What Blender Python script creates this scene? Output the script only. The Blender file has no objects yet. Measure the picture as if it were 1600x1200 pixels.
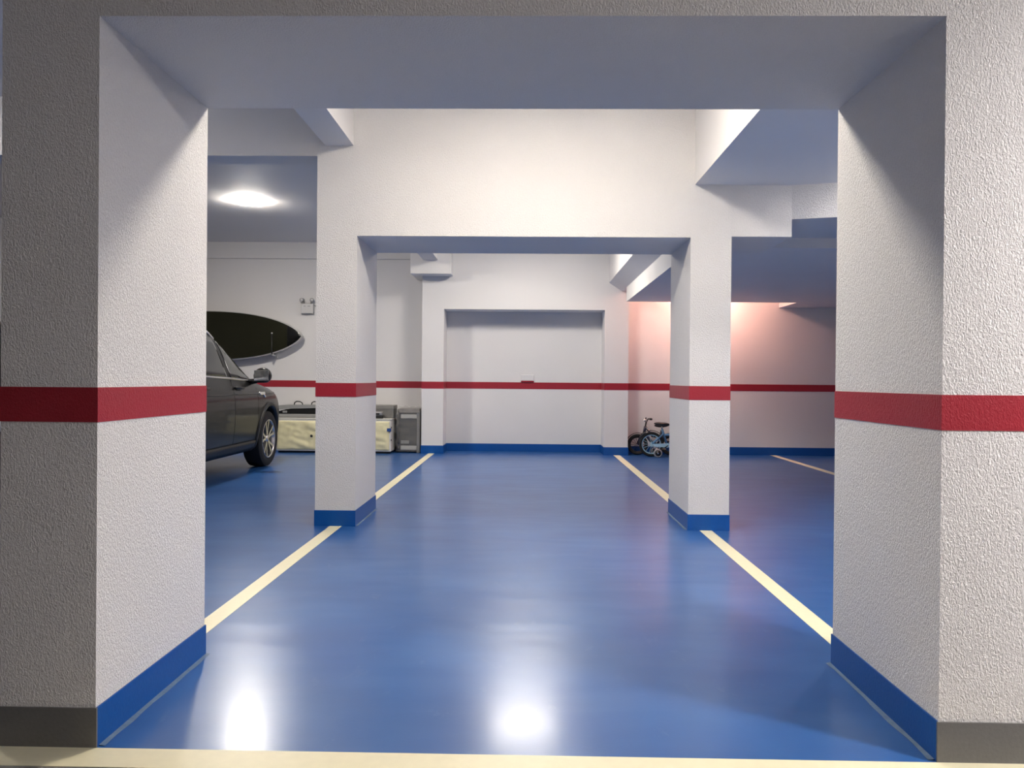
import bpy, bmesh, math, random
from mathutils import Vector, Matrix
from mathutils.bvhtree import BVHTree
from mathutils import noise as mnoise

SC = bpy.context.scene
COL = SC.collection
random.seed(7)

# ------------------------------------------------------------------ camera
F_PX, CAM_H = 1200.0, 1.1
yaw, pitch, roll = math.atan(22 / F_PX), math.atan(6 / F_PX), 0.0085
fw = Vector((-math.sin(yaw), math.cos(yaw), 0)); rt = Vector((math.cos(yaw), math.sin(yaw), 0)); up = Vector((0, 0, 1))
fw2 = fw * math.cos(pitch) - up * math.sin(pitch)
up2 = up * math.cos(pitch) + fw * math.sin(pitch)
r3 = rt * math.cos(roll) + up2 * math.sin(roll)
u3 = up2 * math.cos(roll) - rt * math.sin(roll)
cd = bpy.data.cameras.new('camera'); cd.sensor_width = 36.0; cd.lens = F_PX / 1600 * 36; cd.clip_start = 0.02
cam = bpy.data.objects.new('camera', cd); COL.objects.link(cam)
M = Matrix.Identity(4)
for i in range(3):
    M[i][0], M[i][1], M[i][2] = r3[i], u3[i], -fw2[i]
M[2][3] = CAM_H
cam.matrix_world = M
SC.camera = cam

# ------------------------------------------------------------------ world, exposure, lamp strengths
wd = bpy.data.worlds.new('world'); SC.world = wd; wd.use_nodes = True
wd.node_tree.nodes['Background'].inputs[0].default_value = (0.6, 0.7, 0.9, 1)
wd.node_tree.nodes['Background'].inputs[1].default_value = 0.02
SC.view_settings.view_transform = 'Standard'; SC.view_settings.look = 'None'
SC.view_settings.exposure = 2.15; SC.view_settings.gamma = 1.0
SC.view_settings.use_curve_mapping = False
SC.cycles.max_bounces = 6; SC.cycles.glossy_bounces = 3; SC.cycles.transmission_bounces = 2; SC.cycles.transparent_max_bounces = 4
# lamp: (name-label, location, colour, strength, size)
WARM, NEUT, PINK, COOL = (1.0, .915, .79), (1.0, .93, .83), (1.0, .53, .41), (1.0, .95, .90)
LAMPS = [
    ('round white ceiling lamp in the well between front and middle portal', (0.05, 4.02, 3.20), WARM, 32, 1.45),
    ('round white ceiling lamp in the well before the end wall niche', (0.0, 9.55, 3.20), NEUT, 12, 2.2),
    ('glowing oval ceiling lamp above the parked dark car', (-3.30, 9.05, 3.20), NEUT, 80, .86),
    ('ceiling lamp in the slot above the two child bicycles', (2.66, 11.16, 2.70), PINK, 27, .9),
    ('ceiling lamp on the lowered soffit behind the front portal pillar', (2.85, 5.15, 2.55), COOL, 24, 1.0),
    ('ceiling lamp on the aisle ceiling in front of the portal', (2.85, 1.15, 2.42), (1.0, .94, .91), 100, 1.0),
    ('added fill lamp on the aisle ceiling behind the viewer', (-.6, -2.0, 2.42), COOL, 1.8, 1.0),  # unseen, added as mild fill for the aisle-facing sides
    ('added fill lamp over the front of the side bay beside the car', (-4.0, 4.2, 3.20), COOL, 28, 1.0),  # unseen extra lamp, added to brighten the middle pillar from the car bay
]

# ------------------------------------------------------------------ material helpers
MATS = {}
def new_mat(name):
    m = bpy.data.materials.new(name); m.use_nodes = True
    MATS[name] = m
    return m, m.node_tree.nodes, m.node_tree.links, m.node_tree.nodes['Principled BSDF']
def simple(name, col, rough=.5, metal=0, coat=0, alpha=1, spec=.5, trans=0, bump=0, bscale=60, var=0):
    m, n, l, p = new_mat(name)
    p.inputs['Base Color'].default_value = (*col, 1)
    p.inputs['Roughness'].default_value = rough; p.inputs['Metallic'].default_value = metal
    p.inputs['Coat Weight'].default_value = coat; p.inputs['Coat Roughness'].default_value = .04
    p.inputs['Alpha'].default_value = alpha; p.inputs['Specular IOR Level'].default_value = spec
    p.inputs['Transmission Weight'].default_value = trans
    tc = n.new('ShaderNodeTexCoord')
    if var or bump:
        ns = n.new('ShaderNodeTexNoise'); ns.inputs['Scale'].default_value = bscale; ns.inputs['Detail'].default_value = 5
        l.new(tc.outputs['Object'], ns.inputs['Vector'])
    if var:
        mx = n.new('ShaderNodeMix'); mx.data_type = 'RGBA'
        mx.inputs[6].default_value = (*[c * (1 - var) for c in col], 1); mx.inputs[7].default_value = (*[min(1, c * (1 + var)) for c in col], 1)
        l.new(ns.outputs['Fac'], mx.inputs[0]); l.new(mx.outputs[2], p.inputs['Base Color'])
    if bump:
        b = n.new('ShaderNodeBump'); b.inputs['Strength'].default_value = bump; b.inputs['Distance'].default_value = .01
        l.new(ns.outputs['Fac'], b.inputs['Height']); l.new(b.outputs['Normal'], p.inputs['Normal'])
    return m
def stucco(name, col, strength=.55, rough=.75, dist=.006, dirt=.05):
    """sprayed, slightly combed plaster relief under paint"""
    m, n, l, p = new_mat(name)
    tc = n.new('ShaderNodeTexCoord'); mp = n.new('ShaderNodeMapping'); mp.inputs['Scale'].default_value = (1.0, 1.0, .5)
    l.new(tc.outputs['Object'], mp.inputs['Vector'])
    n1 = n.new('ShaderNodeTexNoise'); n1.inputs['Scale'].default_value = 180; n1.inputs['Detail'].default_value = 2.0; n1.inputs['Roughness'].default_value = .5; n1.inputs['Distortion'].default_value = .9
    l.new(mp.outputs[0], n1.inputs['Vector'])
    cr = n.new('ShaderNodeValToRGB'); cr.color_ramp.elements[0].position = .38; cr.color_ramp.elements[1].position = .66
    l.new(n1.outputs['Fac'], cr.inputs['Fac'])
    b = n.new('ShaderNodeBump'); b.inputs['Strength'].default_value = strength; b.inputs['Distance'].default_value = dist
    l.new(cr.outputs['Color'], b.inputs['Height']); l.new(b.outputs['Normal'], p.inputs['Normal'])
    n3 = n.new('ShaderNodeTexNoise'); n3.inputs['Scale'].default_value = 1.3; n3.inputs['Detail'].default_value = 1
    l.new(tc.outputs['Object'], n3.inputs['Vector'])
    mx = n.new('ShaderNodeMix'); mx.data_type = 'RGBA'
    mx.inputs[6].default_value = (*[c * (1 - dirt) for c in col], 1); mx.inputs[7].default_value = (*col, 1)
    l.new(n3.outputs['Fac'], mx.inputs[0]); l.new(mx.outputs[2], p.inputs['Base Color'])
    p.inputs['Roughness'].default_value = rough
    return m

PLASTER = stucco('white_plaster', (.80, .78, .77))
PLASTER_SOFT = stucco('white_plaster_smooth', (.80, .78, .77), strength=.22, dist=.004)
RED = stucco('red_stripe_paint', (.36, .012, .028), strength=.22, rough=.45, dirt=.08)
BLUEB = simple('blue_skirting_paint', (.004, .078, .32), rough=.35, spec=.3, bump=.05, bscale=90, var=.12)
GREYB = simple('grey_skirting_paint', (.145, .142, .14), rough=.5, bump=.1, bscale=90, var=.12)
SEAL = simple('worn_sealant', (.09, .15, .25), rough=.5, bump=.2, bscale=40, var=.3)

def floor_material():
    m, n, l, p = new_mat('blue_epoxy')
    tc = n.new('ShaderNodeTexCoord')
    def nz(scale, detail, dist=0, sc=(1, 1, 1), rough=.5):
        mp = n.new('ShaderNodeMapping'); mp.inputs['Scale'].default_value = sc
        l.new(tc.outputs['Object'], mp.inputs['Vector'])
        a = n.new('ShaderNodeTexNoise'); a.inputs['Scale'].default_value = scale; a.inputs['Detail'].default_value = detail
        a.inputs['Distortion'].default_value = dist; a.inputs['Roughness'].default_value = rough
        l.new(mp.outputs[0], a.inputs['Vector']); return a.outputs['Fac']
    cl = nz(1.6, 4, .2, (1, 1.4, 1))
    r = n.new('ShaderNodeValToRGB')
    r.color_ramp.elements[0].position = .3; r.color_ramp.elements[0].color = (.013, .080, .280, 1)
    r.color_ramp.elements[1].position = .75; r.color_ramp.elements[1].color = (.036, .128, .360, 1)
    l.new(cl, r.inputs['Fac'])
    # pale scuffs with a shape of their own
    sc = nz(9, 5, .3, (1, .5, 1), .6)
    r2 = n.new('ShaderNodeValToRGB'); r2.color_ramp.elements[0].position = .63; r2.color_ramp.elements[1].position = .82
    l.new(sc, r2.inputs['Fac'])
    k = n.new('ShaderNodeMath'); k.operation = 'MULTIPLY'; k.inputs[1].default_value = .55; l.new(r2.outputs['Color'], k.inputs[0])
    mx = n.new('ShaderNodeMix'); mx.data_type = 'RGBA'; mx.inputs[7].default_value = (.12, .20, .38, 1)
    l.new(k.outputs[0], mx.inputs[0]); l.new(r.outputs['Color'], mx.inputs[6]); l.new(mx.outputs[2], p.inputs['Base Color'])
    p.inputs['Roughness'].default_value = .29
    p.inputs['Specular IOR Level'].default_value = .8; p.inputs['Coat Weight'].default_value = .16; p.inputs['Coat IOR'].default_value = 1.6; p.inputs['Coat Roughness'].default_value = .14
    b = n.new('ShaderNodeBump'); b.inputs['Strength'].default_value = .16; b.inputs['Distance'].default_value = .02
    l.new(nz(3.0, 1, .2, (.6, 1.5, 1)), b.inputs['Height'])
    b2 = n.new('ShaderNodeBump'); b2.inputs['Strength'].default_value = .03; b2.inputs['Distance'].default_value = .004
    l.new(nz(60, 3), b2.inputs['Height']); l.new(b.outputs['Normal'], b2.inputs['Normal']); l.new(b2.outputs['Normal'], p.inputs['Normal'])
    return m
FLOOR = floor_material()
FLOOR_GREY = simple('grey_aisle_floor', (.20, .195, .19), rough=.45, bump=.15, bscale=45, var=.25)
LINE = simple('cream_line_paint', (.80, .74, .52), rough=.38, bump=.06, bscale=30, var=.06)

# ------------------------------------------------------------------ mesh helpers
def box(bm, x0, x1, y0, y1, z0, z1):
    vs = [bm.verts.new((x, y, z)) for z in (z0, z1) for x, y in ((x0, y0), (x1, y0), (x1, y1), (x0, y1))]
    for f in ((3, 2, 1, 0), (4, 5, 6, 7), (0, 1, 5, 4), (1, 2, 6, 5), (2, 3, 7, 6), (3, 0, 4, 7)):
        bm.faces.new([vs[i] for i in f])
    return vs
def bbox(x0, x1, y0, y1, z0, z1, bev=0, seg=2):
    bm = bmesh.new(); box(bm, x0, x1, y0, y1, z0, z1)
    if bev: bmesh.ops.bevel(bm, geom=list(bm.edges), offset=bev, segments=seg, affect='EDGES', profile=.5)
    return bm
def frame_of(d):
    d = d.normalized(); a = Vector((0, 0, 1)) if abs(d.z) < .9 else Vector((1, 0, 0))
    x = d.cross(a).normalized(); return x, d.cross(x).normalized()
def tube(bm, pts, r, n=8, closed=False, caps=True):
    pts = [Vector(p) for p in pts]; rs = r if isinstance(r, (list, tuple)) else [r] * len(pts)
    rings = []; N = len(pts); prev = None
    for i, p in enumerate(pts):
        if closed: d = pts[(i + 1) % N] - pts[i - 1]
        else: d = pts[min(i + 1, N - 1)] - pts[max(i - 1, 0)]
        x, y = frame_of(d)
        if prev is not None:
            x = (prev - d.normalized() * prev.dot(d.normalized())).normalized(); y = d.normalized().cross(x)
        prev = x
        rings.append([bm.verts.new(p + (x * math.cos(t) + y * math.sin(t)) * rs[i]) for t in [2 * math.pi * k / n for k in range(n)]])
    for i in range(N if closed else N - 1):
        a, b = rings[i], rings[(i + 1) % N]
        for k in range(n): bm.faces.new((a[k], a[(k + 1) % n], b[(k + 1) % n], b[k]))
    if caps and not closed:
        bm.faces.new(list(reversed(rings[0]))); bm.faces.new(rings[-1])
    return bm
def lathe_x(bm, prof, n=40, cx=0, cy=0, cz=0, closed=False):
    """profile [(x, r)] turned round the X axis"""
    rings = []
    for x, r in prof:
        rings.append([bm.verts.new((cx + x, cy + r * math.cos(t), cz + r * math.sin(t))) for t in [2 * math.pi * k / n for k in range(n)]])
    m = len(rings)
    for i in range(m if closed else m - 1):
        a, b = rings[i], rings[(i + 1) % m]
        for k in range(n): bm.faces.new((a[k], a[(k + 1) % n], b[(k + 1) % n], b[k]))
    return bm
def ball(bm, c, rx, ry, rz, nu=16, nv=10):
    rings = []
    for j in range(1, nv):
        t = math.pi * j / nv
        rings.append([bm.verts.new((c[0] + rx * math.sin(t) * math.cos(2 * math.pi * k / nu), c[1] + ry * math.sin(t) * math.sin(2 * math.pi * k / nu), c[2] + rz * math.cos(t))) for k in range(nu)])
    top = bm.verts.new((c[0], c[1], c[2] + rz)); bot = bm.verts.new((c[0], c[1], c[2] - rz))
    for k in range(nu):
        bm.faces.new((top, rings[0][k], rings[0][(k + 1) % nu])); bm.faces.new((bot, rings[-1][(k + 1) % nu], rings[-1][k]))
    for a, b in zip(rings, rings[1:]):
        for k in range(nu): bm.faces.new((a[k], b[k], b[(k + 1) % nu], a[(k + 1) % nu]))
    return bm
def obj(name, bm, mat, parent=None, smooth=False, label=None):
    bmesh.ops.recalc_face_normals(bm, faces=list(bm.faces))
    me = bpy.data.meshes.new(name); bm.to_mesh(me); bm.free()
    for mm in (mat if isinstance(mat, (list, tuple)) else [mat]): me.materials.append(mm)
    if smooth:
        for p in me.polygons: p.use_smooth = True
    o = bpy.data.objects.new(name, me); COL.objects.link(o)
    if parent: o.parent = parent
    if label: o['label'] = label
    return o
def auto(o, deg=35):
    o.data.set_sharp_from_angle(angle=math.radians(deg)); return o
def struct(name, bm, mat, label=None, cat=None):
    o = obj(name, bm, mat); o['kind'] = 'structure'
    if label: o['label'] = label
    if cat: o['category'] = cat
    return o
def tag(o, label, cat, group=None):
    o['label'] = label; o['category'] = cat
    if group: o['group'] = group
    return o
def thing(name, label, cat, loc=(0, 0, 0), rz=0, group=None):
    o = bpy.data.objects.new(name, None); COL.objects.link(o); o.location = loc; o.rotation_euler = (0, 0, rz)
    o.empty_display_size = .2
    return tag(o, label, cat, group)

# ------------------------------------------------------------------ the setting
XL0, XL1, XR0, XR1 = -1.568, -1.268, 1.207, 1.507          # pillar lines
ZS = 2.165                                                  # portal soffits
ZC = 3.20                                                   # slab
S0, S1, BB = .965, 1.068, .118                              # red stripe, skirting
XW0, XW1, YB, YBR, YA = -7.0, 6.6, 11.85, 11.65, -3.6

struct('floor', bbox(XW0, XW1, 2.14, 12.1, -.2, 0), FLOOR, 'glossy blue epoxy garage floor', 'floor')
struct('floor_aisle', bbox(XW0, XW1, YA - .2, 2.14, -.2, 0), FLOOR_GREY, 'grey floor of the driving aisle', 'floor')
struct('ceiling', bbox(XW0, XW1, 2.25, 12.1, ZC, ZC + .2), PLASTER_SOFT, 'white slab over the parking bays', 'ceiling')
struct('ceiling_aisle', bbox(XW0, XW1, YA - .2, 2.25, 2.42, 2.62), PLASTER_SOFT, 'low ceiling over the aisle', 'ceiling')
struct('wall_front', bbox(XW0, XW1, YA - .2, YA, 0, 2.42), PLASTER, 'wall across the aisle', 'wall')

def band(x0, x1, y0, y1, z0, z1, e):
    """a ring of paint round a rectangular pillar"""
    bm = bmesh.new()
    box(bm, x0 - e, x1 + e, y0 - e, y1 + e, z0, z1); return bm
def wall_dress(o, segs, e_s=.003, e_b=.008):
    """stripe + skirting in front of -Y facing wall runs [(x0,x1,y)]"""
    for x0, x1, y in segs:
        obj('stripe', bbox(x0, x1, y - e_s, y + .01, S0, S1), RED, o, label='red painted stripe')
        obj('skirting', bbox(x0, x1, y - e_b, y + .01, 0, BB), BLUEB, o, label='blue painted skirting')
wb = struct('wall_back', bbox(XW0, 1.51, YB, YB + .25, 0, ZC), PLASTER_SOFT, 'white end wall with red stripe and blue skirting', 'wall')
wall_dress(wb, [(XW0, XL0 + .01, YB), (-1.235, 1.165, YB)])
wr = struct('wall_back_right', bbox(1.51, XW1, YBR, YB + .25, 0, ZC), PLASTER_SOFT, 'end wall behind the child bicycles, lit pinkish', 'wall')
wall_dress(wr, [(1.51, XW1, YBR)])
wl = struct('wall_left', bbox(XW0 - .2, XW0, YA - .2, YB + .25, 0, ZC), PLASTER, 'side wall beyond the car', 'wall')
obj('stripe', bbox(XW0 - .01, XW0 + .003, 2.3, YB, S0, S1), RED, wl); obj('skirting', bbox(XW0 - .01, XW0 + .008, 2.3, YB, 0, BB), BLUEB, wl)
wrr = struct('wall_right', bbox(XW1, XW1 + .2, YA - .2, YB + .25, 0, ZC), PLASTER, 'side wall of the far bay', 'wall')
obj('stripe', bbox(XW1 - .003, XW1 + .01, 2.3, YBR, S0, S1), RED, wrr); obj('skirting', bbox(XW1 - .008, XW1 + .01, 2.3, YBR, 0, BB), BLUEB, wrr)

def pillar(x0, x1, y0, y1, ztop, label, front_grey=False, inner=None, bev=0):
    c = struct('column', bbox(x0, x1, y0, y1, 0, ztop, bev), PLASTER, label, 'pillar')
    obj('stripe', band(x0, x1, y0, y1, S0, S1, .0022), RED, c, label='red painted stripe')
    e = .005
    if front_grey:
        obj('skirting', bbox(x0 - e, x1 + e, y0 + .002, y1 + e, 0, BB), BLUEB, c, label='blue painted skirting')
        obj('skirting', bbox(x0 - e, x1 + e, y0 - e, y0 + .0015, 0, BB), GREYB, c, label='grey painted skirting on aisle side')
    else:
        obj('skirting', band(x0, x1, y0, y1, 0, BB, e), BLUEB, c, label='blue painted skirting')
    # worn line of sealant where the pillar meets the floor
    for k in ((x1 if inner == 'r' else x0),):
        bm = bmesh.new(); n = 30; lo, hi = [], []; rnd = random.Random(int(abs(x0 + y0) * 100))
        for i in range(n + 1):
            y = y0 + .01 + (y1 - y0 - .0) * i / n
            w = .008 + .016 * (mnoise.noise((y * 9, x0, 3)) * .5 + .5)
            s = 1 if inner == 'r' else -1
            lo.append(bm.verts.new((k + s * .004, y, .004))); hi.append(bm.verts.new((k + s * (.004 + w), y, .0008)))
        for i in range(n): bm.faces.new((lo[i], lo[i + 1], hi[i + 1], hi[i]))
        obj('sealant_strip', bm, SEAL, c, label='worn grey sealant line on the floor')
    return c
pillar(-1.558, XL1, 2.25, 3.02, ZC, 'large front portal pillar with shaded aisle face near the car', True, 'r')
pillar(XR0, XR1, 2.25, 3.02, ZC, 'large front portal pillar with brightly lit rough aisle face', True, 'l')
pillar(XL0, XL1, 5.70, 6.47, ZC, 'middle portal pillar in front of the white cabinet', False, 'r')
pillar(XR0, XR1, 5.70, 6.47, ZC, 'middle portal pillar partly hiding the light blue bicycle', False, 'l')
def pilaster(x0, x1, label):
    c = struct('column', bbox(x0, x1, 11.40, YB + .01, 0, ZC, 0), PLASTER_SOFT, label, 'pillar')
    obj('stripe', bbox(x0 - .0022, x1 + .0022, 11.3978, YB, S0, S1), RED, c, label='red painted stripe')
    obj('skirting', bbox(x0 - .008, x1 + .008, 11.392, YB, 0, BB), BLUEB, c, label='blue painted skirting')
pilaster(-1.553, -1.23, 'flat end wall pilaster beside the grey wrapped cabinet')
pilaster(1.16, 1.513, 'flat end wall pilaster beside the child bicycles')

# portal beams (across)
struct('beam', bbox(XL1, XR0, 2.25, 3.02, ZS, ZC), PLASTER, 'wide front portal beam across the opening', 'beam')
struct('beam', bbox(XL1, XR0, 5.70, 6.47, ZS, ZC), PLASTER, 'wide middle portal beam lit from the ceiling well', 'beam')
struct('beam', bbox(-1.23, 1.16, 11.40, YB + .01, 2.15, ZC), PLASTER_SOFT, 'lintel over the shallow end wall niche', 'beam')
# side bay beams
struct('beam', bbox(XW0, XL0 + .01, 2.75, 3.02, 2.76, ZC), PLASTER_SOFT, 'cross beam over the entrance of the car bay', 'beam')
struct('beam', bbox(XW0, XL0 + .01, 5.71, 5.93, 2.76, ZC), PLASTER_SOFT, 'shaded cross beam high above the parked car', 'beam')
struct('beam', bbox(XW0, XL0, YB - .05, YB + .01, 2.95, ZC), PLASTER_SOFT, 'shallow edge beam along the top of the end wall', 'beam')
struct('beam', bbox(XR1, XW1, 2.25, 3.02, ZS, ZC), PLASTER, 'front beam continuing over the next bay', 'beam')
# middle beam over the next bay: low web, then a notch with a skewed face
bm = bmesh.new(); box(bm, XR1 - .01, 1.95, 5.71, 6.47, 2.175, ZC)
struct('beam', bm, PLASTER, 'low beam beside the middle portal over the next bay', 'beam')
bm = bmesh.new()
ft = [(1.95, 5.71), (3.6, 5.25), (6.6, 5.25), (6.6, 6.60), (1.95, 6.60)]
lo = [bm.verts.new((x, y, 2.305)) for x, y in ft]; hi = [bm.verts.new((x, y, ZC)) for x, y in ft]
bm.faces.new(lo); bm.faces.new(hi)
for i in range(5): bm.faces.new((lo[i], lo[(i + 1) % 5], hi[(i + 1) % 5], hi[i]))
struct('beam', bm, PLASTER, 'skewed raised beam end at the edge of the front pillar', 'beam')
# lengthwise beams
struct('beam', bbox(-1.51, -1.297, 3.01, 5.71, 2.835, ZC), PLASTER_SOFT, 'slim lengthwise beam on the car side, front well', 'beam')
struct('beam', bbox(-1.51, -1.297, 6.46, 11.41, 2.835, ZC), PLASTER_SOFT, 'slim lengthwise beam on the car side, rear well', 'beam')
bm = bmesh.new()
pr = [(1.215, 2.555), (1.41, 2.43), (1.5, 2.43), (1.5, ZC), (1.215, ZC)]
a = [bm.verts.new((x, 6.46, z)) for x, z in pr]; b = [bm.verts.new((x, 11.41, z)) for x, z in pr]
bm.faces.new(a); bm.faces.new(b)
for i in range(5): bm.faces.new((a[i], a[(i + 1) % 5], b[(i + 1) % 5], b[i]))
struct('beam', bm, PLASTER_SOFT, 'lengthwise beam above the end pilaster by the bicycles', 'beam')
struct('beam', bbox(-1.695, -1.10, 11.12, YB, 2.635, ZC, .004), PLASTER_SOFT, 'boxed beam end on the pilaster by the wrapped cabinet', 'beam')
# lowered soffits over the next bay
struct('ceiling_right', bbox(1.235, XW1, 3.01, 5.71, 2.555, ZC), PLASTER_SOFT, 'lowered soffit over the next bay, front part', 'ceiling')
bm = bmesh.new(); box(bm, 1.41, XW1, 6.46, 10.90, 2.225, 2.75); box(bm, 3.80, XW1, 10.90, YBR + .05, 2.225, 2.75)
box(bm, 1.50, 3.81, 10.89, YBR + .05, 2.70, 2.75)  # unseen slot lid, added to hang the pink lamp lower for steeper falloff
struct('ceiling_right_low', bm, PLASTER_SOFT, 'dark low soffit panel in front of the pink lit wall', 'ceiling')

# painted lines
LT = .0016
def line(name, x0, x1, y0, y1, label):
    o = struct(name, bbox(x0, x1, y0, y1, -.01, LT), LINE, label, 'floor line'); return o
line('trim_1', -1.455, -1.365, 3.02, 5.70, 'cream bay line between front and middle pillar, car side')
line('trim_2', -1.445, -1.355, 6.47, 11.40, 'cream bay line from middle pillar to end wall, car side')
line('trim_3', 1.29, 1.38, 3.02, 5.70, 'cream bay line between front and middle pillar, bicycle side')
line('trim_4', 1.30, 1.395, 6.47, 11.40, 'cream bay line from middle pillar to end wall, bicycle side')
line('trim_5', 3.685, 3.775, 3.1, 11.64, 'cream line of the far bay')
line('trim_6', -1.62, 6.6, 2.135, 2.245, 'cream line along the aisle edge')

# ------------------------------------------------------------------ ceiling lamps
HOUSING = simple('lamp_housing', (.8, .8, .8), rough=.4)
def lamp(label, loc, col, strength, size):
    m, n, l, p = new_mat('lamp_diffuser')
    p.inputs['Base Color'].default_value = (.9, .9, .9, 1); p.inputs['Emission Color'].default_value = (*col, 1); p.inputs['Emission Strength'].default_value = strength
    t = thing('ceiling_lamp', label, 'lamp', loc)
    def dome(rx, ry, z0, h, n=32, k=5, e=.75):
        bm = bmesh.new(); rings = []
        for j in range(k):
            a = j / (k) * math.pi / 2; c = math.cos(a); s = math.sin(a)
            rings.append([bm.verts.new((math.copysign(abs(math.cos(q)) ** e, math.cos(q)) * rx * (.85 + .15 * c), math.copysign(abs(math.sin(q)) ** e, math.sin(q)) * ry * (.85 + .15 * c), z0 - h * s)) for q in [2 * math.pi * i / n for i in range(n)]])
        for A, B in zip(rings, rings[1:]):
            for i in range(n): bm.faces.new((A[i], A[(i + 1) % n], B[(i + 1) % n], B[i]))
        bm.faces.new(rings[-1]); bm.faces.new(rings[0]); return bm
    obj('housing', dome(.165 * size, .118 * size, 0, .012, e=.6), HOUSING, t, True)
    obj('diffuser', dome(.185 * size, .135 * size, -.006, .030, e=.6), m, t, True)
    return t
for a in LAMPS: lamp(*a)

# ------------------------------------------------------------------ car
PAINT = simple('charcoal_car_paint', (.007, .0068, .006), rough=.35, spec=.3, coat=.35)
TRIMBLK = simple('black_trim', (.012, .012, .012), rough=.45)
GLASS = simple('tinted_car_glass', (.030, .032, .030), rough=.04, spec=.8)
CHROME = simple('bright_chrome', (.85, .85, .85), rough=.12, metal=1)
RAILSAT = simple('satin_rail', (.75, .75, .75), rough=.3, metal=.5)
ALLOY = simple('silver_alloy', (.62, .62, .62), rough=.25, metal=.9)
RUBBER = simple('tyre_rubber', (.012, .012, .012), rough=.75, bump=.2, bscale=120)
LAMPGL = simple('headlamp_lens', (.5, .52, .55), rough=.05, metal=.6)
REDGL = simple('tail_lamp_lens', (.25, .01, .01), rough=.08)
DARKIN = simple('dark_liner', (.006, .006, .006), rough=.9)

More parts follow.
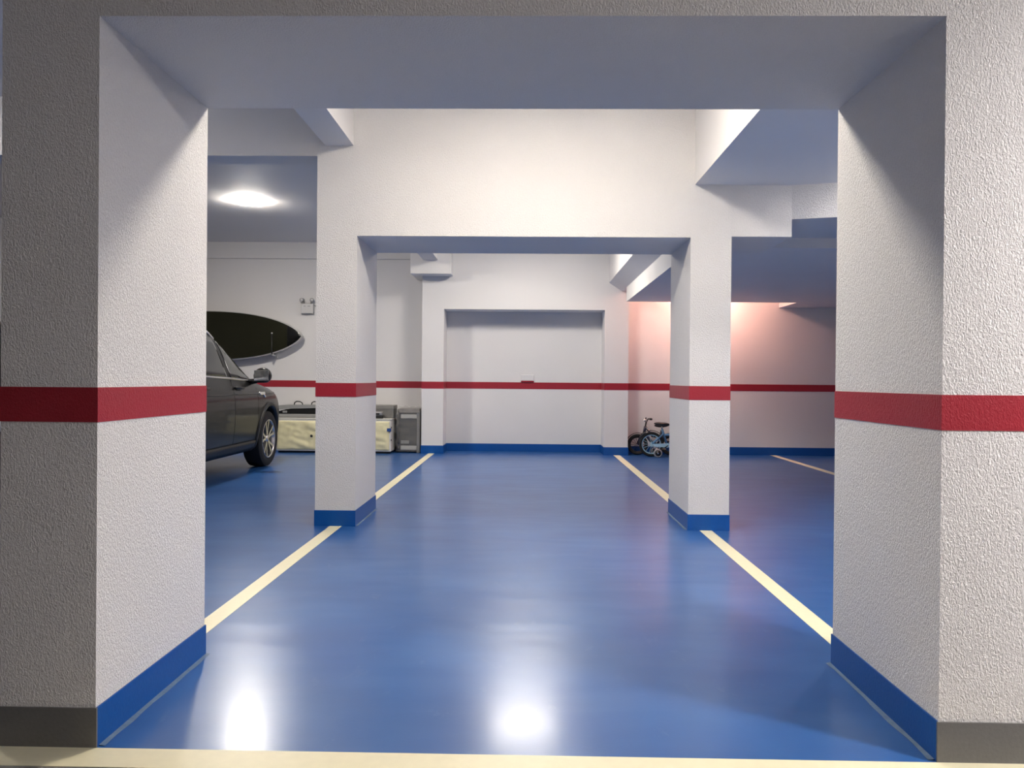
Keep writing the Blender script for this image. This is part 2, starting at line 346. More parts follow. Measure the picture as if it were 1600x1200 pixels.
def build_car():
    t = thing('car', 'dark charcoal sport utility car with roof rails parked nose to the wall', 'car', (-4.125, 8.21, 0))
    #        u     W    zb   zmid belt  roof  wr
    st = [(-2.235, .60, .46, .70, .96, 1.00, .52),
          (-2.20, .78, .34, .70, 1.02, 1.12, .58),
          (-2.05, .885, .26, .72, 1.07, 1.42, .57),
          (-1.75, .92, .22, .73, 1.09, 1.585, .63),
          (-1.30, .935, .20, .74, 1.085, 1.635, .65),
          (-.70, .94, .20, .74, 1.07, 1.665, .66),
          (-.10, .94, .20, .74, 1.055, 1.665, .66),
          (.28, .94, .20, .74, 1.045, 1.635, .65),
          (.63, .94, .20, .735, 1.03, 1.42, .67),
          (1.0, .94, .20, .73, 1.015, 1.10, .74),
          (1.20, .94, .20, .725, .995, 1.06, .74),
          (1.55, .925, .20, .71, .955, 1.02, .72),
          (1.85, .89, .22, .68, .90, .965, .68),
          (2.06, .80, .26, .62, .80, .87, .60),
          (2.17, .66, .32, .56, .68, .74, .50),
          (2.205, .50, .40, .54, .62, .66, .40)]
    bm = bmesh.new(); rows = []
    for u, W, zb, zm, be, ro, wr in st:
        h = ro - be
        half = [(0, zb), (W * .84, zb), (W * .945, zb + .06), (W * .985, zb + .5 * (zm - zb)), (W * 1.0, zm), (W * .985, be - .4 * (be - zm)), (W * .945, be),
                (wr + (W * .945 - wr) * .42, be + h * .58), (wr + .02, ro - min(.09, h * .22)), (wr * .86, ro - min(.025, h * .08)), (wr * .45, ro), (0, ro)]
        ring = [bm.verts.new((x, u, z)) for x, z in half] + [bm.verts.new((-x, u, z)) for x, z in half[-2:0:-1]]
        rows.append(ring)
    n = len(rows[0])
    for A, B in zip(rows, rows[1:]):
        for i in range(n): bm.faces.new((A[i], A[(i + 1) % n], B[(i + 1) % n], B[i]))
    for R_ in (rows[0], rows[-1]):
        h = n // 2
        for i in range(h - 1 + 1):
            a, b, c, d = R_[i], R_[i + 1] if i + 1 < n else R_[0], R_[(n - i - 1) % n], R_[(n - i) % n]
            vs = []
            for v in (a, b, c, d):
                if v not in vs: vs.append(v)
            if len(vs) >= 3: bm.faces.new(vs)
    body = obj('body', bm, [PAINT, DARKIN], t, True)
    ss = body.modifiers.new('s', 'SUBSURF'); ss.levels = 2; ss.render_levels = 2
    cut = bmesh.new()
    for u in (-1.34, 1.34):
        for s in (-1, 1):
            tube(cut, [(s * .60, u, .355), (s * 1.1, u, .355)], .405, 48)
    co = obj('wheel_cut', cut, DARKIN, t)
    bo = body.modifiers.new('b', 'BOOLEAN'); bo.operation = 'DIFFERENCE'; bo.object = co; bo.solver = 'EXACT'
    try: bo.material_mode = 'TRANSFER'
    except Exception: pass
    dg = bpy.context.evaluated_depsgraph_get()
    tmp = body.copy(); tmp.modifiers.remove(tmp.modifiers['b']); COL.objects.link(tmp); dg = bpy.context.evaluated_depsgraph_get(); dg.update()
    ev = tmp.evaluated_get(dg); m0 = bpy.data.meshes.new_from_object(ev)
    bv = BVHTree.FromPolygons([v.co.copy() for v in m0.vertices], [list(p.vertices) for p in m0.polygons])
    bpy.data.objects.remove(tmp)
    ev = body.evaluated_get(dg); m1 = bpy.data.meshes.new_from_object(ev, depsgraph=dg)
    body.modifiers.clear(); old = body.data; body.data = m1; bpy.data.meshes.remove(old); bpy.data.objects.remove(co)
    m1.name = 'body'
    for p in m1.polygons: p.use_smooth = True
    m1.set_sharp_from_angle(angle=math.radians(40))

    def hit(o, d):
        p, nn, i, ds = bv.ray_cast(Vector(o), Vector(d))
        return p, nn
    def patch(name, mat, uv, grid, origin, direc, off=.004, thick=.012, parent=t, label=None, sm=True):
        """sheet laid on the body: uv(i,j) -> start point; cast along direc"""
        ni, nj = grid; bm = bmesh.new(); P = {}; Q = {}
        for i in range(ni + 1):
            for j in range(nj + 1):
                o = origin(i / ni, j / nj); p, nn = hit(o, direc)
                if p is None: continue
                if nn.dot(Vector(direc)) > 0: nn = -nn
                P[i, j] = bm.verts.new(p + nn * off); Q[i, j] = bm.verts.new(p + nn * (off - thick))
        for i in range(ni):
            for j in range(nj):
                k = [(i, j), (i + 1, j), (i + 1, j + 1), (i, j + 1)]
                if all(q in P for q in k):
                    bm.faces.new([P[q] for q in k]); bm.faces.new([Q[q] for q in reversed(k)])
        bmesh.ops.remove_doubles(bm, verts=list(bm.verts), dist=1e-5)
        be = [e for e in bm.edges if e.is_boundary]
        # close the rim
        try: bmesh.ops.bridge_loops(bm, edges=be)
        except Exception: pass
        return obj(name, bm, mat, parent, sm, label)
    def lerp(a, b, k): return a + (b - a) * k
    def pl(pts, x):
        for (x0, y0), (x1, y1) in zip(pts, pts[1:]):
            if x <= x1: return lerp(y0, y1, max(0, (x - x0) / (x1 - x0)))
        return pts[-1][1]
    belt = [(-1.75, 1.145), (-1.0, 1.125), (0, 1.10), (.95, 1.065)]
    top = [(-1.72, 1.30), (-1.5, 1.42), (-1.1, 1.505), (-.5, 1.535), (0, 1.53), (.28, 1.51), (.60, 1.335), (.97, 1.085)]
    for s in (1, -1):
        def side(u0, u1, zlo, zhi):
            return lambda a, b: (s * 1.6, lerp(u0, u1, a), lerp(zlo(lerp(u0, u1, a)), zhi(lerp(u0, u1, a)), b))
        D = (-s, 0, 0)
        blk = patch('window_surround', TRIMBLK, None, (40, 6), side(-1.72, .95, lambda u: pl(belt, u) - .005, lambda u: pl(top, u) + .022), D, .003, .012)
        for u0, u1, nm in ((.20, .90, 'front'), (-.76, .10, 'rear'), (-1.58, -.84, 'quarter')):
            patch('side_window', GLASS, None, (24, 8), side(u0, u1, lambda u: pl(belt, u) + .012, lambda u: pl(top, u) - .010), D, .007, .006)
        patch('belt_moulding', CHROME, None, (40, 1), side(-1.74, .96, lambda u: pl(belt, u) - .014, lambda u: pl(belt, u) + .006), D, .010, .014, label='bright chrome strip under the windows')
        patch('sill_cladding', TRIMBLK, None, (20, 3), side(-.92, .92, lambda u: .245, lambda u: .36), D, .010, .02)
        for u in (.17, -.80):          # door gaps
            patch('door_gap', DARKIN, None, (1, 10), side(u - .004, u + .004, lambda q: .37, lambda q: pl(belt, q) - .016), D, .0012, .004)
        patch('door_gap', DARKIN, None, (1, 10), side(.905, .913, lambda q: .37, lambda q: .98), D, .0012, .004)
        patch('door_gap', DARKIN, None, (30, 1), side(-1.0, .91, lambda q: .366, lambda q: .374), D, .0012, .004)
        patch('body_crease', PAINT, None, (50, 1), side(-1.9, 1.75, lambda q: .905 + .01 * q * 0, lambda q: .917), D, .006, .012)
        patch('fender_badge', CHROME, None, (8, 1), side(.98, 1.17, lambda q: .895 if q < 1.12 else .865, lambda q: .93), D, .010, .012, label='silver fender badge')
        for u in (.32, -.64):             # handles
            p, nn = hit((s * 1.6, u, .985), D)
            bm = bmesh.new(); tube(bm, [p + Vector((s * .004, -.115, 0)), p + Vector((s * .034, -.095, .004)), p + Vector((s * .038, 0, .004)), p + Vector((s * .034, .095, .004)), p + Vector((s * .004, .115, 0))], .013, 8)
            obj('door_handle', bm, PAINT, t, True)
            patch('handle_recess', DARKIN, None, (6, 4), side(u - .07, u + .07, lambda q: .958, lambda q: 1.003), D, .001, .003)
        # arch mouldings
        for wu in (-1.34, 1.34):
            bm = bmesh.new(); A, B, C2 = [], [], []
            for k in range(41):
                a = math.radians(-14 + 208 * k / 40)
                for rr, L in ((.402, A), (.452, B)):
                    y, z = wu + rr * math.cos(a), .355 + rr * math.sin(a)
                    p, nn = hit((s * 1.6, y, max(z, .23)), D)
                    x = p.x if p else s * .9
                    L.append((x + s * .012, y, z))
                C2.append((A[-1][0] - s * .05, A[-1][1], A[-1][2]))
            va, vb, vc = [[bm.verts.new(p) for p in L] for L in (A, B, C2)]
            vd = [bm.verts.new((b[0] - s * .03, b[1], b[2])) for b in B]
            for k in range(40):
                bm.faces.new((va[k], va[k + 1], vb[k + 1], vb[k])); bm.faces.new((va[k], vc[k], vc[k + 1], va[k + 1])); bm.faces.new((vb[k], vb[k + 1], vd[k + 1], vd[k]))
            obj('arch_moulding', bm, TRIMBLK, t, True)
        # mirror
        bm = bmesh.new(); ball(bm, (s * 1.03, .76, 1.125), .105, .095, .098, 18, 12)
        for v in bm.verts:
            if v.co.y < .715: v.co.y = .715
            v.co.z += .02 * (abs(v.co.x) - 1.0)
            if v.co.z < 1.05: v.co.z = 1.05 + (v.co.z - 1.05) * .3
        mi = obj('door_mirror', bm, PAINT, t, True)
        bm = bmesh.new(); tube(bm, [(s * .87, .80, 1.055), (s * .94, .78, 1.065), (s * 1.01, .77, 1.09)], [.035, .030, .03], 10); obj('mirror_arm', bm, TRIMBLK, mi, True)
        bm = bbox(s * 1.03 - .085, s * 1.03 + .085, .708, .7135, 1.065, 1.19, .002, 1); obj('mirror_glass', bm, CHROME, mi)
        # roof rails
        pts = []
        for k in range(15):
            u = lerp(-1.45, .27, k / 14); p, nn = hit((s * .635, u, 3), (0, 0, -1))
            lift = .045 * min(1, min(k, 14 - k) / 2.0)
            pts.append((s * .635, u, p.z + lift))
        bm = bmesh.new(); tube(bm, pts, .014, 8); obj('roof_rail', bm, RAILSAT, t, True, 'bright roof rail')
        # lamps
        patch('headlamp', LAMPGL, None, (10, 4), lambda a, b: (s * lerp(.42, .80, a), 3, lerp(.70, .79, b) + .02 * a), (0, -1, 0), .006, .02)
        patch('tail_lamp', REDGL, None, (10, 4), lambda a, b: (s * lerp(.36, .82, a), -3, lerp(.88, 1.02, b)), (0, 1, 0), .008, .02)
    patch('windscreen', GLASS, None, (16, 10), lambda a, b: (lerp(-.60, .60, a) * lerp(.98, .93, b), lerp(.93, .36, b), 3), (0, 0, -1), .006, .01)
    patch('rear_window', GLASS, None, (16, 8), lambda a, b: (lerp(-.56, .56, a), -3, lerp(1.16, 1.45, b)), (0, 1, 0), .006, .01)
    patch('grille', TRIMBLK, None, (16, 4), lambda a, b: (lerp(-.40, .40, a), 3, lerp(.60, .72, b)), (0, -1, 0), .006, .02)
    patch('lower_grille', TRIMBLK, None, (16, 4), lambda a, b: (lerp(-.52, .52, a), 3, lerp(.36, .50, b)), (0, -1, 0), .006, .02)
    patch('bumper_cladding', TRIMBLK, None, (24, 4), lambda a, b: (lerp(-.78, .78, a), -3, lerp(.36, .52, b)), (0, 1, 0), .006, .02)
    patch('number_plate', simple('plate_white', (.7, .7, .7), .4), None, (4, 2), lambda a, b: (lerp(-.22, .22, a), -3, lerp(.66, .78, b)), (0, 1, 0), .012, .01)
    # wheels
    def wheel(x, u, s):
        w = bmesh.new()
        prof = [(-.105, .235), (-.112, .27), (-.112, .315), (-.095, .338), (-.06, .3445), (.06, .3445), (.095, .338), (.112, .315), (.112, .27), (.105, .235)]
        lathe_x(w, prof, 56, 0, 0, 0, True)
        wo = obj('wheel', w, RUBBER, t, True, 'black tyre on silver alloy rim'); auto(wo, 40)
        wo.location = (x, u, .345)
        bm = bmesh.new(); lathe_x(bm, [(s * .108, .238), (s * .112, .232), (s * .10, .222), (s * .03, .215), (-s * .09, .222), (-s * .105, .238)], 56); obj('rim', bm, ALLOY, wo, True)
        bm = bmesh.new(); lathe_x(bm, [(s * .02, .001), (s * .02, .16), (s * .0, .165), (s * .0, .001)], 40); obj('brake_disc', bm, simple('brake_steel', (.08, .08, .08), .4, 1) if 'brake_steel' not in MATS else MATS['brake_steel'], wo)
        bm = bmesh.new(); lathe_x(bm, [(s * .097, .001), (s * .099, .03), (s * .09, .04), (s * .06, .06), (s * .03, .06)], 24); obj('hub_cap', bm, ALLOY, wo, True)
        for k in range(5):
            a0 = math.radians(90 + 72 * k + 10)
            bm = bmesh.new()
            for da in (-.10, .10):
                def pt(r, a, dx): return (s * dx, r * math.cos(a), r * math.sin(a))
                a1, a2 = a0 + da * .9, a0 + da * 2.4
                q = []
                for r, a, hw, dx in ((.045, a1, .016, .090), (.13, a0 + da * 1.9, .013, .094), (.226, a2, .017, .104)):
                    tx, tz = -math.sin(a), math.cos(a); c = pt(r, a, dx)
                    q.append([bm.verts.new((c[0] - d, c[1] + tx * h, c[2] + tz * h)) for d, h in ((0, -hw), (0, hw), (s * .03, hw * .8), (s * .03, -hw * .8))])
                for A, B in zip(q, q[1:]):
                    for i in range(4): bm.faces.new((A[i], A[(i + 1) % 4], B[(i + 1) % 4], B[i]))
                bm.faces.new(q[0]); bm.faces.new(q[-1])
            obj('rim_spoke', bm, ALLOY, wo)
    for u in (-1.34, 1.34):
        wheel(.805, u, 1); wheel(-.805, u, -1)
    # underbody
    obj('underbody', bbox(-.62, .62, -1.9, 1.95, .17, .26, .02), DARKIN, t)
build_car()

# ------------------------------------------------------------------ board on the wall
OLIVE = simple('olive_board_skin', (.012, .012, .004), rough=.3, spec=.35, var=.1, bscale=3)
BLKG = simple('black_board_nose', (.006, .006, .006), rough=.2)
RAILW = simple('pale_board_rail', (.55, .54, .53), rough=.4)
STEELB = simple('rack_metal', (.02, .02, .02), rough=.4)
def build_board():
    L, Wd, T = 3.2, .76, .11
    t = thing('paddle_board', 'dark olive pointed paddle board hung on the end wall above the car', 'board', (-5.03, 11.715, 1.745))
    def half(u):      # u 0 at middle .. 1 at tip
        return Wd / 2 * (1 - min(1, abs(u)) ** 2.6) ** .65
    def shell(u0, u1, y0, y1, inset, n=60, closed_front=True, bulge=0):
        bm = bmesh.new(); F, B = [], []
        rows_f, rows_b = [], []
        for i in range(n + 1):
            u = u0 + (u1 - u0) * i / n; h = max(half(u) - inset, .002); x = u * (L / 2 - inset)
            rf, rb = [], []
            for k in range(9):
                q = -1 + 2 * k / 8
                yf = y0 - bulge * (1 - q * q)
                rf.append(bm.verts.new((x, yf, q * h))); rb.append(bm.verts.new((x, y1, q * h)))
            rows_f.append(rf); rows_b.append(rb)
        for R_ in (rows_f, rows_b):
            for A, B2 in zip(R_, R_[1:]):
                for k in range(8): bm.faces.new((A[k], A[k + 1], B2[k + 1], B2[k]))
        for i in range(n):
            for k in (0, 8): bm.faces.new((rows_f[i][k], rows_f[i + 1][k], rows_b[i + 1][k], rows_b[i][k]))
        for i in (0, n):
            for k in range(8): bm.faces.new((rows_f[i][k], rows_f[i][k + 1], rows_b[i][k + 1], rows_b[i][k]))
        return bm
    obj('rail', shell(-1, 1, -T / 2 + .012, T / 2, 0, 80), RAILW, t, True, 'pale grey side rail')
    auto(t.children[0], 50)
    o = obj('deck', shell(-.90, .868, -T / 2, T / 2 - .03, .012, 70, bulge=.006), OLIVE, t, True); auto(o, 50)
    o = obj('nose_pad', shell(.8685, 1, -T / 2 - .001, T / 2 - .03, .012, 16, bulge=.006), BLKG, t, True, 'black pointed nose section'); auto(o, 50)
    o = obj('tail_pad', shell(-1, -.9005, -T / 2 - .001, T / 2 - .03, .012, 16, bulge=.006), BLKG, t, True); auto(o, 50)
    bm = bmesh.new(); ball(bm, (.30, -T / 2 - .006, .0), .012, .004, .012, 10, 6)
    for sx, lab in ((1.15, 'slim black wall rack holding the pointed end of the board'), (-1.1, 'slim black wall rack holding the far end of the board')):
        k = thing('board_rack', lab, 'rack', (-5.03 + sx, YB, 0))
        zb = 1.745 - half(abs(sx) / (L / 2))
        bm = bmesh.new(); tube(bm, [(0, -.03, zb + .02), (0, -.05, zb - .024), (0, -.12, zb - .032), (0, -.20, zb - .02)], .016, 8); obj('arm', bm, RAILW, k, True, 'pale padded arm')
        bm = bmesh.new(); tube(bm, [(0, -.20, zb - .02), (0, -.212, zb + .05), (0, -.212, zb + .30)], .010, 8); obj('upright', bm, STEELB, k, True)
        bm = bmesh.new(); ball(bm, (0, -.212, zb + .305), .013, .013, .013, 10, 6); obj('end_cap', bm, RAILW, k, True)
        bm = bbox(-.03, .03, -.03, 0, zb - .07, zb + .08, .006, 1); obj('wall_plate', bm, RAILW, k)
build_board()

# ------------------------------------------------------------------ emergency light on the wall
WHITEP = simple('white_plastic', (.66, .65, .64), rough=.4)
GREYP = simple('grey_plastic', (.22, .22, .22), rough=.4)
def build_emergency():
    t = thing('emergency_light', 'white emergency light box with two lamp heads on the end wall', 'emergency light', (-3.385, YB, 2.10))
    obj('box', bbox(-.095, .095, -.075, 0, 0, .155, .012, 2), WHITEP, t)
    obj('cover_edge', bbox(-.098, .098, -.045, -.03, -.004, .159, .002, 1), GREYP, t)
    for x, dx in ((-.052, -.02), (.05, .02)):
        bm = bmesh.new(); tube(bm, [(x, -.04, .15), (x, -.04, .185)], .008, 8)
        hd = obj('bracket', bm, GREYP, t, True)
        bm = bmesh.new(); tube(bm, [(x + dx, -.01, .213), (x + dx, -.03, .213), (x + dx * 1.4, -.075, .208), (x + dx * 1.5, -.09, .206)], [.014, .022, .030, .030], 16)
        h = obj('lamp_head', bm, GREYP, t, True)
        bm = bmesh.new(); tube(bm, [(x + dx * 1.5, -.088, .206), (x + dx * 1.55, -.094, .2055)], [.026, .022], 16); obj('lens', bm, WHITEP, h, True)
    obj('status_plate', bbox(-.05, -.02, -.078, -.074, .11, .118), GREYP, t)
    obj('status_plate', bbox(.01, .05, -.078, -.074, .11, .118), GREYP, t)
    bm = bmesh.new(); tube(bm, [(.095, -.02, .13), (.15, -.012, .115), (.25, -.008, .10), (.42, -.008, .085)], .004, 6); obj('cable', bm, GREYP, t, True)
build_emergency()

# ------------------------------------------------------------------ small box on the stripe in the niche
t = thing('wall_socket', 'small white wall plate with red lower edge above the niche stripe', 'wall plate', (.02, YB, 1.07))
obj('plate', bbox(-.10, .10, -.022, 0, .022, .115, .006, 2), PLASTER_SOFT, t)
obj('lower_edge', bbox(-.10, .10, -.023, 0, 0, .021, .003, 1), RED, t, label='red painted lower edge')

# ------------------------------------------------------------------ things stored along the end wall
def crumple(name, mat, x0, x1, z0, z1, y, amp, parent, nx=34, nz=22, seed=0, label=None, tilt=0):
    """creased sheet of film facing -Y with its own thickness"""
    bm = bmesh.new(); G = {}
    for k, dy in ((0, 0), (1, .003)):
        for i in range(nx + 1):
            for j in range(nz + 1):
                a, b = i / nx, j / nz
                p = Vector((a * (x1 - x0) * 4 + seed, b * (z1 - z0) * 4, seed * .7))
                d = abs(mnoise.noise(Vector((p.x * .7 - p.z, p.y * 2.2 + p.x * .6, p.z)))) + .5 * abs(mnoise.noise(p * 2.3)) + .2 * mnoise.noise(p * 6)
                e = min(1, min(a, 1 - a, b, 1 - b) * 12)
                G[k, i, j] = bm.verts.new((x0 + a * (x1 - x0), y - amp * d * e + dy + tilt * b, z0 + b * (z1 - z0)))
    for k in (0, 1):
        for i in range(nx):
            for j in range(nz): bm.faces.new((G[k, i, j], G[k, i + 1, j], G[k, i + 1, j + 1], G[k, i, j + 1]))
    for i in range(nx):
        for j in (0, nz): bm.faces.new((G[0, i, j], G[0, i + 1, j], G[1, i + 1, j], G[1, i, j]))
    for j in range(nz):
        for i in (0, nx): bm.faces.new((G[0, i, j], G[0, i, j + 1], G[1, i, j + 1], G[1, i, j]))
    return obj(name, bm, mat, parent, True, label)
CABW = simple('white_cabinet_lacquer', (.72, .70, .64), rough=.35)
CREAM = simple('cream_protective_film', (.80, .73, .45), rough=.3, spec=.6, var=.06, bscale=8)
TAPE = simple('blue_tape', (.01, .06, .25), rough=.5)
BLKP = simple('black_plastic', (.012, .012, .012), rough=.35)
CASEG = simple('grey_case_shell', (.30, .30, .29), rough=.35, var=.1, bscale=10)
def build_cabinet():
    X0, X1, Yf, Z1 = -3.68, -1.985, 11.26, .515
    t = thing('low_cabinet', 'long low white cabinet fronted with creased cream film', 'cabinet', ((X0 + X1) / 2, 11.5, 0))
    w = (X1 - X0) / 2; f = Yf - 11.5
    obj('body', bbox(-w, w, f + .03, .30, .03, Z1 - .02, .005, 1), CABW, t)
    obj('top_board', bbox(-w - .006, w + .006, f + .005, .30, Z1 - .02, Z1, .004, 1), CABW, t)
    obj('plinth', bbox(-w + .02, w - .02, f + .05, .28, 0, .03), BLKP, t)
    for i in range(2):
        a, b = -w + i * w, -w + (i + 1) * w
        d = obj('door', bbox(a + .003, b - .003, f + .008, f + .029, .035, Z1 - .024, .003, 1), CABW, t)
        crumple('film', CREAM, a + .010, b - .022, .048, Z1 - .040, f + .006, .030, d, seed=3 + i * 5, label='creased cream protective film')
        bm = bmesh.new(); hx = (b - .10) if i == 0 else (a + .10)
        tube(bm, [(hx - .22 if i == 0 else hx, f + .008, .255), (hx - .22 if i == 0 else hx, f - .018, .255)], [.014, .020], 12); obj('knob', bm, BLKP, d, True)
    obj('tape_piece', bbox(w - .055, w + .004, f - .010, f + .009, .33, .375, .001, 1), TAPE, t, label='piece of blue tape')
    for z in (.20, .385):
        obj('tape_piece', bbox(w + .001, w + .006, f + .01, f + .05, z - .012, z + .012), BLKP, t)
build_cabinet()
def build_case():
    t = thing('storage_case', 'flat grey and black carrying case with handles on the cabinet', 'case', (-3.22, 11.53, .516))
    def slab(xw, y0, y1, z0, z1, bev): return bbox(-xw, xw, y0, y1, z0, z1, bev, 3)
    obj('lower_shell', slab(.52, -.19, .22, 0, .055, .018), CASEG, t)
    # dark recessed middle that tapers to one end
    bm = bmesh.new(); pf = [(-.50, .055), (.50, .055), (.50, .115), (.30, .145), (-.34, .125), (-.50, .085)]
    a = [bm.verts.new((x, -.175, z)) for x, z in pf]; b = [bm.verts.new((x, .21, z)) for x, z in pf]
    bm.faces.new(a); bm.faces.new(b)
    for i in range(6): bm.faces.new((a[i], a[(i + 1) % 6], b[(i + 1) % 6], b[i]))
    obj('middle_band', bm, BLKP, t)
    bm = bmesh.new(); pf = [(-.52, .105), (-.34, .132), (.30, .15), (.52, .118), (.52, .165), (.40, .195), (-.42, .185), (-.52, .165)]
    a = [bm.verts.new((x, -.19, z)) for x, z in pf]; b = [bm.verts.new((x, .22, z)) for x, z in pf]
    bm.faces.new(a); bm.faces.new(b)
    for i in range(8): bm.faces.new((a[i], a[(i + 1) % 8], b[(i + 1) % 8], b[i]))
    bmesh.ops.bevel(bm, geom=list(bm.edges), offset=.008, segments=2, affect='EDGES')
    obj('lid', bm, CASEG, t)
    for hx in (-.20, .06, .30):
        bm = bmesh.new(); tube(bm, [(hx - .06, -.06, .185), (hx - .05, -.06, .222), (hx - .02, -.06, .238), (hx + .03, -.06, .234), (hx + .06, -.06, .218), (hx + .07, -.06, .185)], .008, 8); obj('handle', bm, BLKP, t, True, 'black strap handle')
    for lx in (-.36, .30):
        obj('latch', bbox(lx - .03, lx + .03, -.20, -.17, .07, .10, .004, 1), CASEG, t)
build_case()
t = thing('cardboard_box', 'flat dusty grey box at the end of the cabinet top', 'box', (-2.17, 11.55, .516))
bm = bbox(-.20, .19, -.10, .22, 0, .185, .01, 2); obj('body', bm, simple('dusty_grey_card', (.17, .165, .155), .7, var=.2, bscale=14), t)
obj('lid', bbox(-.205, .195, -.105, .225, .135, .19, .008, 2), simple('dusty_grey_lid', (.23, .22, .205), .6, var=.15, bscale=14), t)
t = thing('metal_tool', 'small silver device in front of the dusty grey box', 'device', (-2.19, 11.36, .516))
obj('body', bbox(-.12, .085, -.055, .06, .0, .045, .015, 3), BLKP, t)
obj('casing', bbox(-.10, .07, -.06, .055, .045, .10, .018, 3), simple('dull_silver', (.5, .5, .49), .3, .8), t)
obj('display', bbox(-.05, .03, -.063, -.055, .055, .08, .002, 1), BLKP, t)

def build_wrapped():
    WRAP = simple('clear_dust_film', (.62, .60, .56), rough=.18, alpha=.09, spec=.7)
    DG = simple('dark_grey_cabinet', (.055, .053, .050), rough=.4, var=.2, bscale=6)
    LR = simple('pale_rail', (.50, .49, .46), rough=.4)
    t = thing('wrapped_cabinet', 'grey cabinet wrapped in crumpled dusty plastic beside the pilaster', 'cabinet', (-1.745, 11.62, 0))
    f = -.15
    obj('body', bbox(-.150, .150, f, .20, .02, .60, .004, 1), DG, t)
    obj('side_panel', bbox(.115, .165, f - .02, .20, .0, .60, .004, 1), simple('mid_grey_panel', (.20, .195, .185), .45, var=.15, bscale=8), t)
    obj('top_board', bbox(-.17, .165, f - .03, .205, .60, .66, .008, 2), simple('taupe_top', (.26, .235, .215), .55, var=.25, bscale=16), t)
    obj('rail', bbox(-.125, .112, f - .014, f + .005, .515, .575, .003, 1), LR, t)
    obj('rail', bbox(-.125, .112, f - .014, f + .005, .045, .105, .003, 1), LR, t)
    obj('rail', bbox(-.125, .0, f - .010, f + .005, .135, .185, .003, 1), simple('dim_rail', (.25, .245, .235), .5), t)
    crumple('plastic_wrap', WRAP, -.185, .17, .02, .66, f - .03, .030, t, 30, 40, 11, 'crumpled clear plastic')
    # bunched film along the edge and over the top
    bm = bmesh.new(); rnd = random.Random(4)
    tube(bm, [(-.175 + .02 * math.sin(k * 1.7), f - .035 + .012 * math.sin(k * 2.3), .02 + .62 * k / 12) for k in range(13)], [.018 + .012 * rnd.random() for k in range(13)], 8)
    obj('film_bunch', bm, WRAP, t, True)
    bm = bmesh.new(); tube(bm, [(-.18 + .37 * k / 12, f - .02 + .01 * math.sin(k * 2), .672 + .012 * math.sin(k * 1.9)) for k in range(13)], [.014 + .014 * rnd.random() for k in range(13)], 8)
    obj('film_bunch', bm, WRAP, t, True)
build_wrapped()

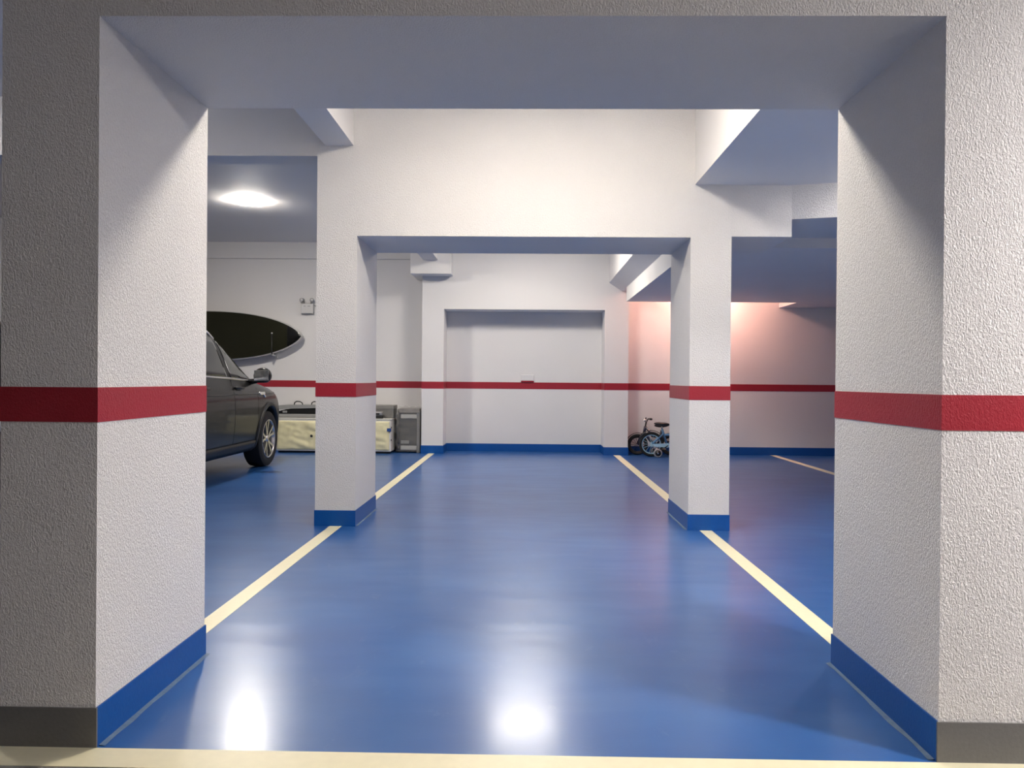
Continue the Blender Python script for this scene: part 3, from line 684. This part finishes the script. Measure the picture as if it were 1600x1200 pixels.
# ------------------------------------------------------------------ child bicycles
def bicycle(label, loc, rz, R_, frame_col, rim_col, training, seat_h, bar_h, lean=0, bf=0):
    fm = simple('bike_frame_paint', frame_col, rough=.3, coat=.6)
    rm = simple('bike_rim', rim_col, rough=.35, metal=.2)
    t = thing('child_bicycle', label, 'bicycle', loc, rz); t.rotation_euler = (lean, 0, rz)
    wb = R_ * 3.15                                            # rear axle at x=0, front axle at wb
    def circ(r, n=36): return [(r * math.cos(2 * math.pi * k / n), 0, r * math.sin(2 * math.pi * k / n)) for k in range(n)]
    def wheel(x):
        bm = bmesh.new(); tube(bm, circ(R_ - .021), .021, 8, True); w = obj('wheel', bm, RUBBER, t, True, 'black tyre'); w.location = (x, 0, R_)
        bm = bmesh.new(); tube(bm, circ(R_ - .046), .009, 8, True); obj('rim', bm, rm, w, True, 'coloured rim')
        bm = bmesh.new()
        for k in range(14):
            a = 2 * math.pi * k / 14; s = 1 if k % 2 else -1
            tube(bm, [(.012 * math.cos(a), s * .018, .012 * math.sin(a)), ((R_ - .05) * math.cos(a), 0, (R_ - .05) * math.sin(a))], .0028, 5)
        obj('spoke_set', bm, rm, w)
        bm = bmesh.new(); tube(bm, [(0, -.045, 0), (0, .045, 0)], .013, 10); obj('hub', bm, CHROME, w, True)
        bm = bmesh.new(); n = 16
        pts = [((R_ + .018) * math.cos(a), 0, (R_ + .018) * math.sin(a)) for a in [math.radians(20 + 130 * k / n) for k in range(n + 1)]]
        A = [bm.verts.new((p[0], -.028, p[2])) for p in pts]; B = [bm.verts.new((p[0], .028, p[2])) for p in pts]; C = [bm.verts.new((p[0] * 1.03, 0, p[2] * 1.03)) for p in pts]
        for k in range(n): bm.faces.new((A[k], A[k + 1], C[k + 1], C[k])); bm.faces.new((C[k], C[k + 1], B[k + 1], B[k]))
        o = obj('mudguard', bm, BLKP, w, True); m = o.modifiers.new('t', 'SOLIDIFY'); m.thickness = .004
        return w
    wheel(0); wheel(wb)
    bb = (wb * .40, 0, R_ * .92); st = (wb * .27, 0, seat_h - .07); hd0 = (wb * .80, 0, R_ * 2.15); hd1 = (wb * .765, 0, R_ * 2.75)
    bm = bmesh.new()
    tube(bm, [bb, (wb * .30, 0, R_ * 1.9), st], .017, 10); tube(bm, [bb, (wb * .60, 0, R_ * 1.35), hd0], .021, 10); tube(bm, [(wb * .31, 0, R_ * 1.75), (wb * .55, 0, R_ * 1.8), hd1], .017, 10); tube(bm, [hd0, hd1], .022, 10)
    obj('frame', bm, fm, t, True)
    for s in (-1, 1):
        bm = bmesh.new(); tube(bm, [(0, s * .04, R_), (wb * .2, s * .035, R_ * .97), (bb[0], s * .02, bb[2])], .010, 8); tube(bm, [(0, s * .04, R_), (wb * .30, s * .015, R_ * 1.85)], .012, 8); obj('stay', bm, fm, t, True)
        bm = bmesh.new(); tube(bm, [(wb, s * .04, R_), (wb * .90, s * .04, R_ * 1.85), (wb * .81, 0, R_ * 2.15)], .012, 8); obj('fork_blade', bm, fm, t, True)
    bm = bmesh.new(); tube(bm, [st, (wb * .262, 0, seat_h - .02)], .011, 8); obj('seat_post', bm, CHROME, t, True)
    bm = bmesh.new(); ball(bm, (wb * .26, 0, seat_h), .115, .06, .028, 18, 10)
    for v in bm.verts:
        q = (v.co.x - wb * .26) / .115; v.co.y *= (1.0 - .55 * max(0, q)); v.co.z += .012 * max(0, -q)
    obj('saddle', bm, BLKP, t, True, 'black saddle')
    # bars
    wb0 = wb
    top = (wb * .74, 0, bar_h - .05)
    bm = bmesh.new(); tube(bm, [hd1, top], .012, 8); hb = obj('stem', bm, BLKP, t, True)
    bm = bmesh.new(); tube(bm, [(wb * .66, -.21, bar_h), (wb * .72, -.12, bar_h), (wb * .75, -.04, bar_h - .05), (wb * .75, .04, bar_h - .05), (wb * .72, .12, bar_h), (wb * .66, .21, bar_h)], .010, 8)
    h = obj('handlebar', bm, BLKP, t, True)
    for s in (-1, 1):
        bm = bmesh.new(); tube(bm, [(wb * .69, s * .165, bar_h), (wb * .655, s * .225, bar_h)], .016, 10); obj('grip', bm, BLKP, h, True)
        bm = bmesh.new(); tube(bm, [(wb * .72, s * .12, bar_h), (wb * .80, s * .15, bar_h - .03), (wb * .80, s * .20, bar_h - .035)], .005, 6); obj('brake_lever', bm, CHROME, h, True)
    bm = bmesh.new(); ball(bm, (wb * .80, .03, bar_h - .025), .024, .024, .020, 12, 8); obj('bell', bm, CHROME, h, True, 'bright bell')
    # cranks and guard
    bm = bmesh.new(); tube(bm, [(bb[0] - .07, -.065, bb[2] - .05), (bb[0], -.055, bb[2]), (bb[0], .055, bb[2]), (bb[0] + .07, .065, bb[2] + .05)], .008, 8); ck = obj('crank', bm, BLKP, t, True)
    for s in (-1, 1): obj('pedal', bbox(bb[0] + s * .07 - .035, bb[0] + s * .07 + .035, s * .10 - .03, s * .10 + .03, bb[2] + s * .05 - .01, bb[2] + s * .05 + .01, .004, 1), BLKP, ck)
    bm = bmesh.new(); pf = [(-.02, .022), (bb[0] + .01, .034), (bb[0] + .035, .01), (bb[0] + .03, -.02), (bb[0], -.03), (-.02, -.012)]
    a = [bm.verts.new((x, -.052, bb[2] + z)) for x, z in pf]; b = [bm.verts.new((x, -.042, bb[2] + z)) for x, z in pf]
    bm.faces.new(a); bm.faces.new(b)
    for i in range(6): bm.faces.new((a[i], a[(i + 1) % 6], b[(i + 1) % 6], b[i]))
    obj('chain_guard', bm, rm, t)
    if training:
        for s in (-1, 1):
            bm = bmesh.new(); tube(bm, [(0, s * .05, R_), (.05, s * .10, R_ * .75), (.075, s * .115, .064)], .007, 8); ar = obj('stabiliser_arm', bm, CHROME, t, True)
            bm = bmesh.new(); tube(bm, [(.075 + .05 * math.cos(q), s * .135, .064 + .05 * math.sin(q)) for q in [2 * math.pi * k / 24 for k in range(24)]], .0135, 8, True)
            tw = obj('stabiliser_wheel', bm, simple('stabiliser_grey', (.30, .30, .32), .5) if 'stabiliser_grey' not in MATS else MATS['stabiliser_grey'], t, True)
            bm = bmesh.new(); tube(bm, [(.075, s * .135 - .012, .064), (.075, s * .135 + .012, .064)], [.042, .038], 16); obj('disc', bm, BLKP, tw, True)
            bm = bmesh.new(); ball(bm, (.075, s * .135 + s * .014, .064), .012, .006, .012, 10, 6); obj('cap', bm, CHROME, tw, True)
    else:
        bm = bmesh.new(); tube(bm, [(bb[0], .05, bb[2] - .02), (bb[0] - .02, .12, .008)], .007, 8); obj('kick_stand', bm, CHROME, t, True)
    return t
bicycle('light blue child bicycle with training wheels and black saddle', (1.835, 11.24, 0), 0, .182, (.10, .24, .44), (.42, .66, .80), True, .475, .62)
bicycle('black child bicycle standing behind the light blue one', (2.16, 11.50, 0), math.pi, .155, (.010, .012, .04), (.03, .03, .035), False, .44, .545)
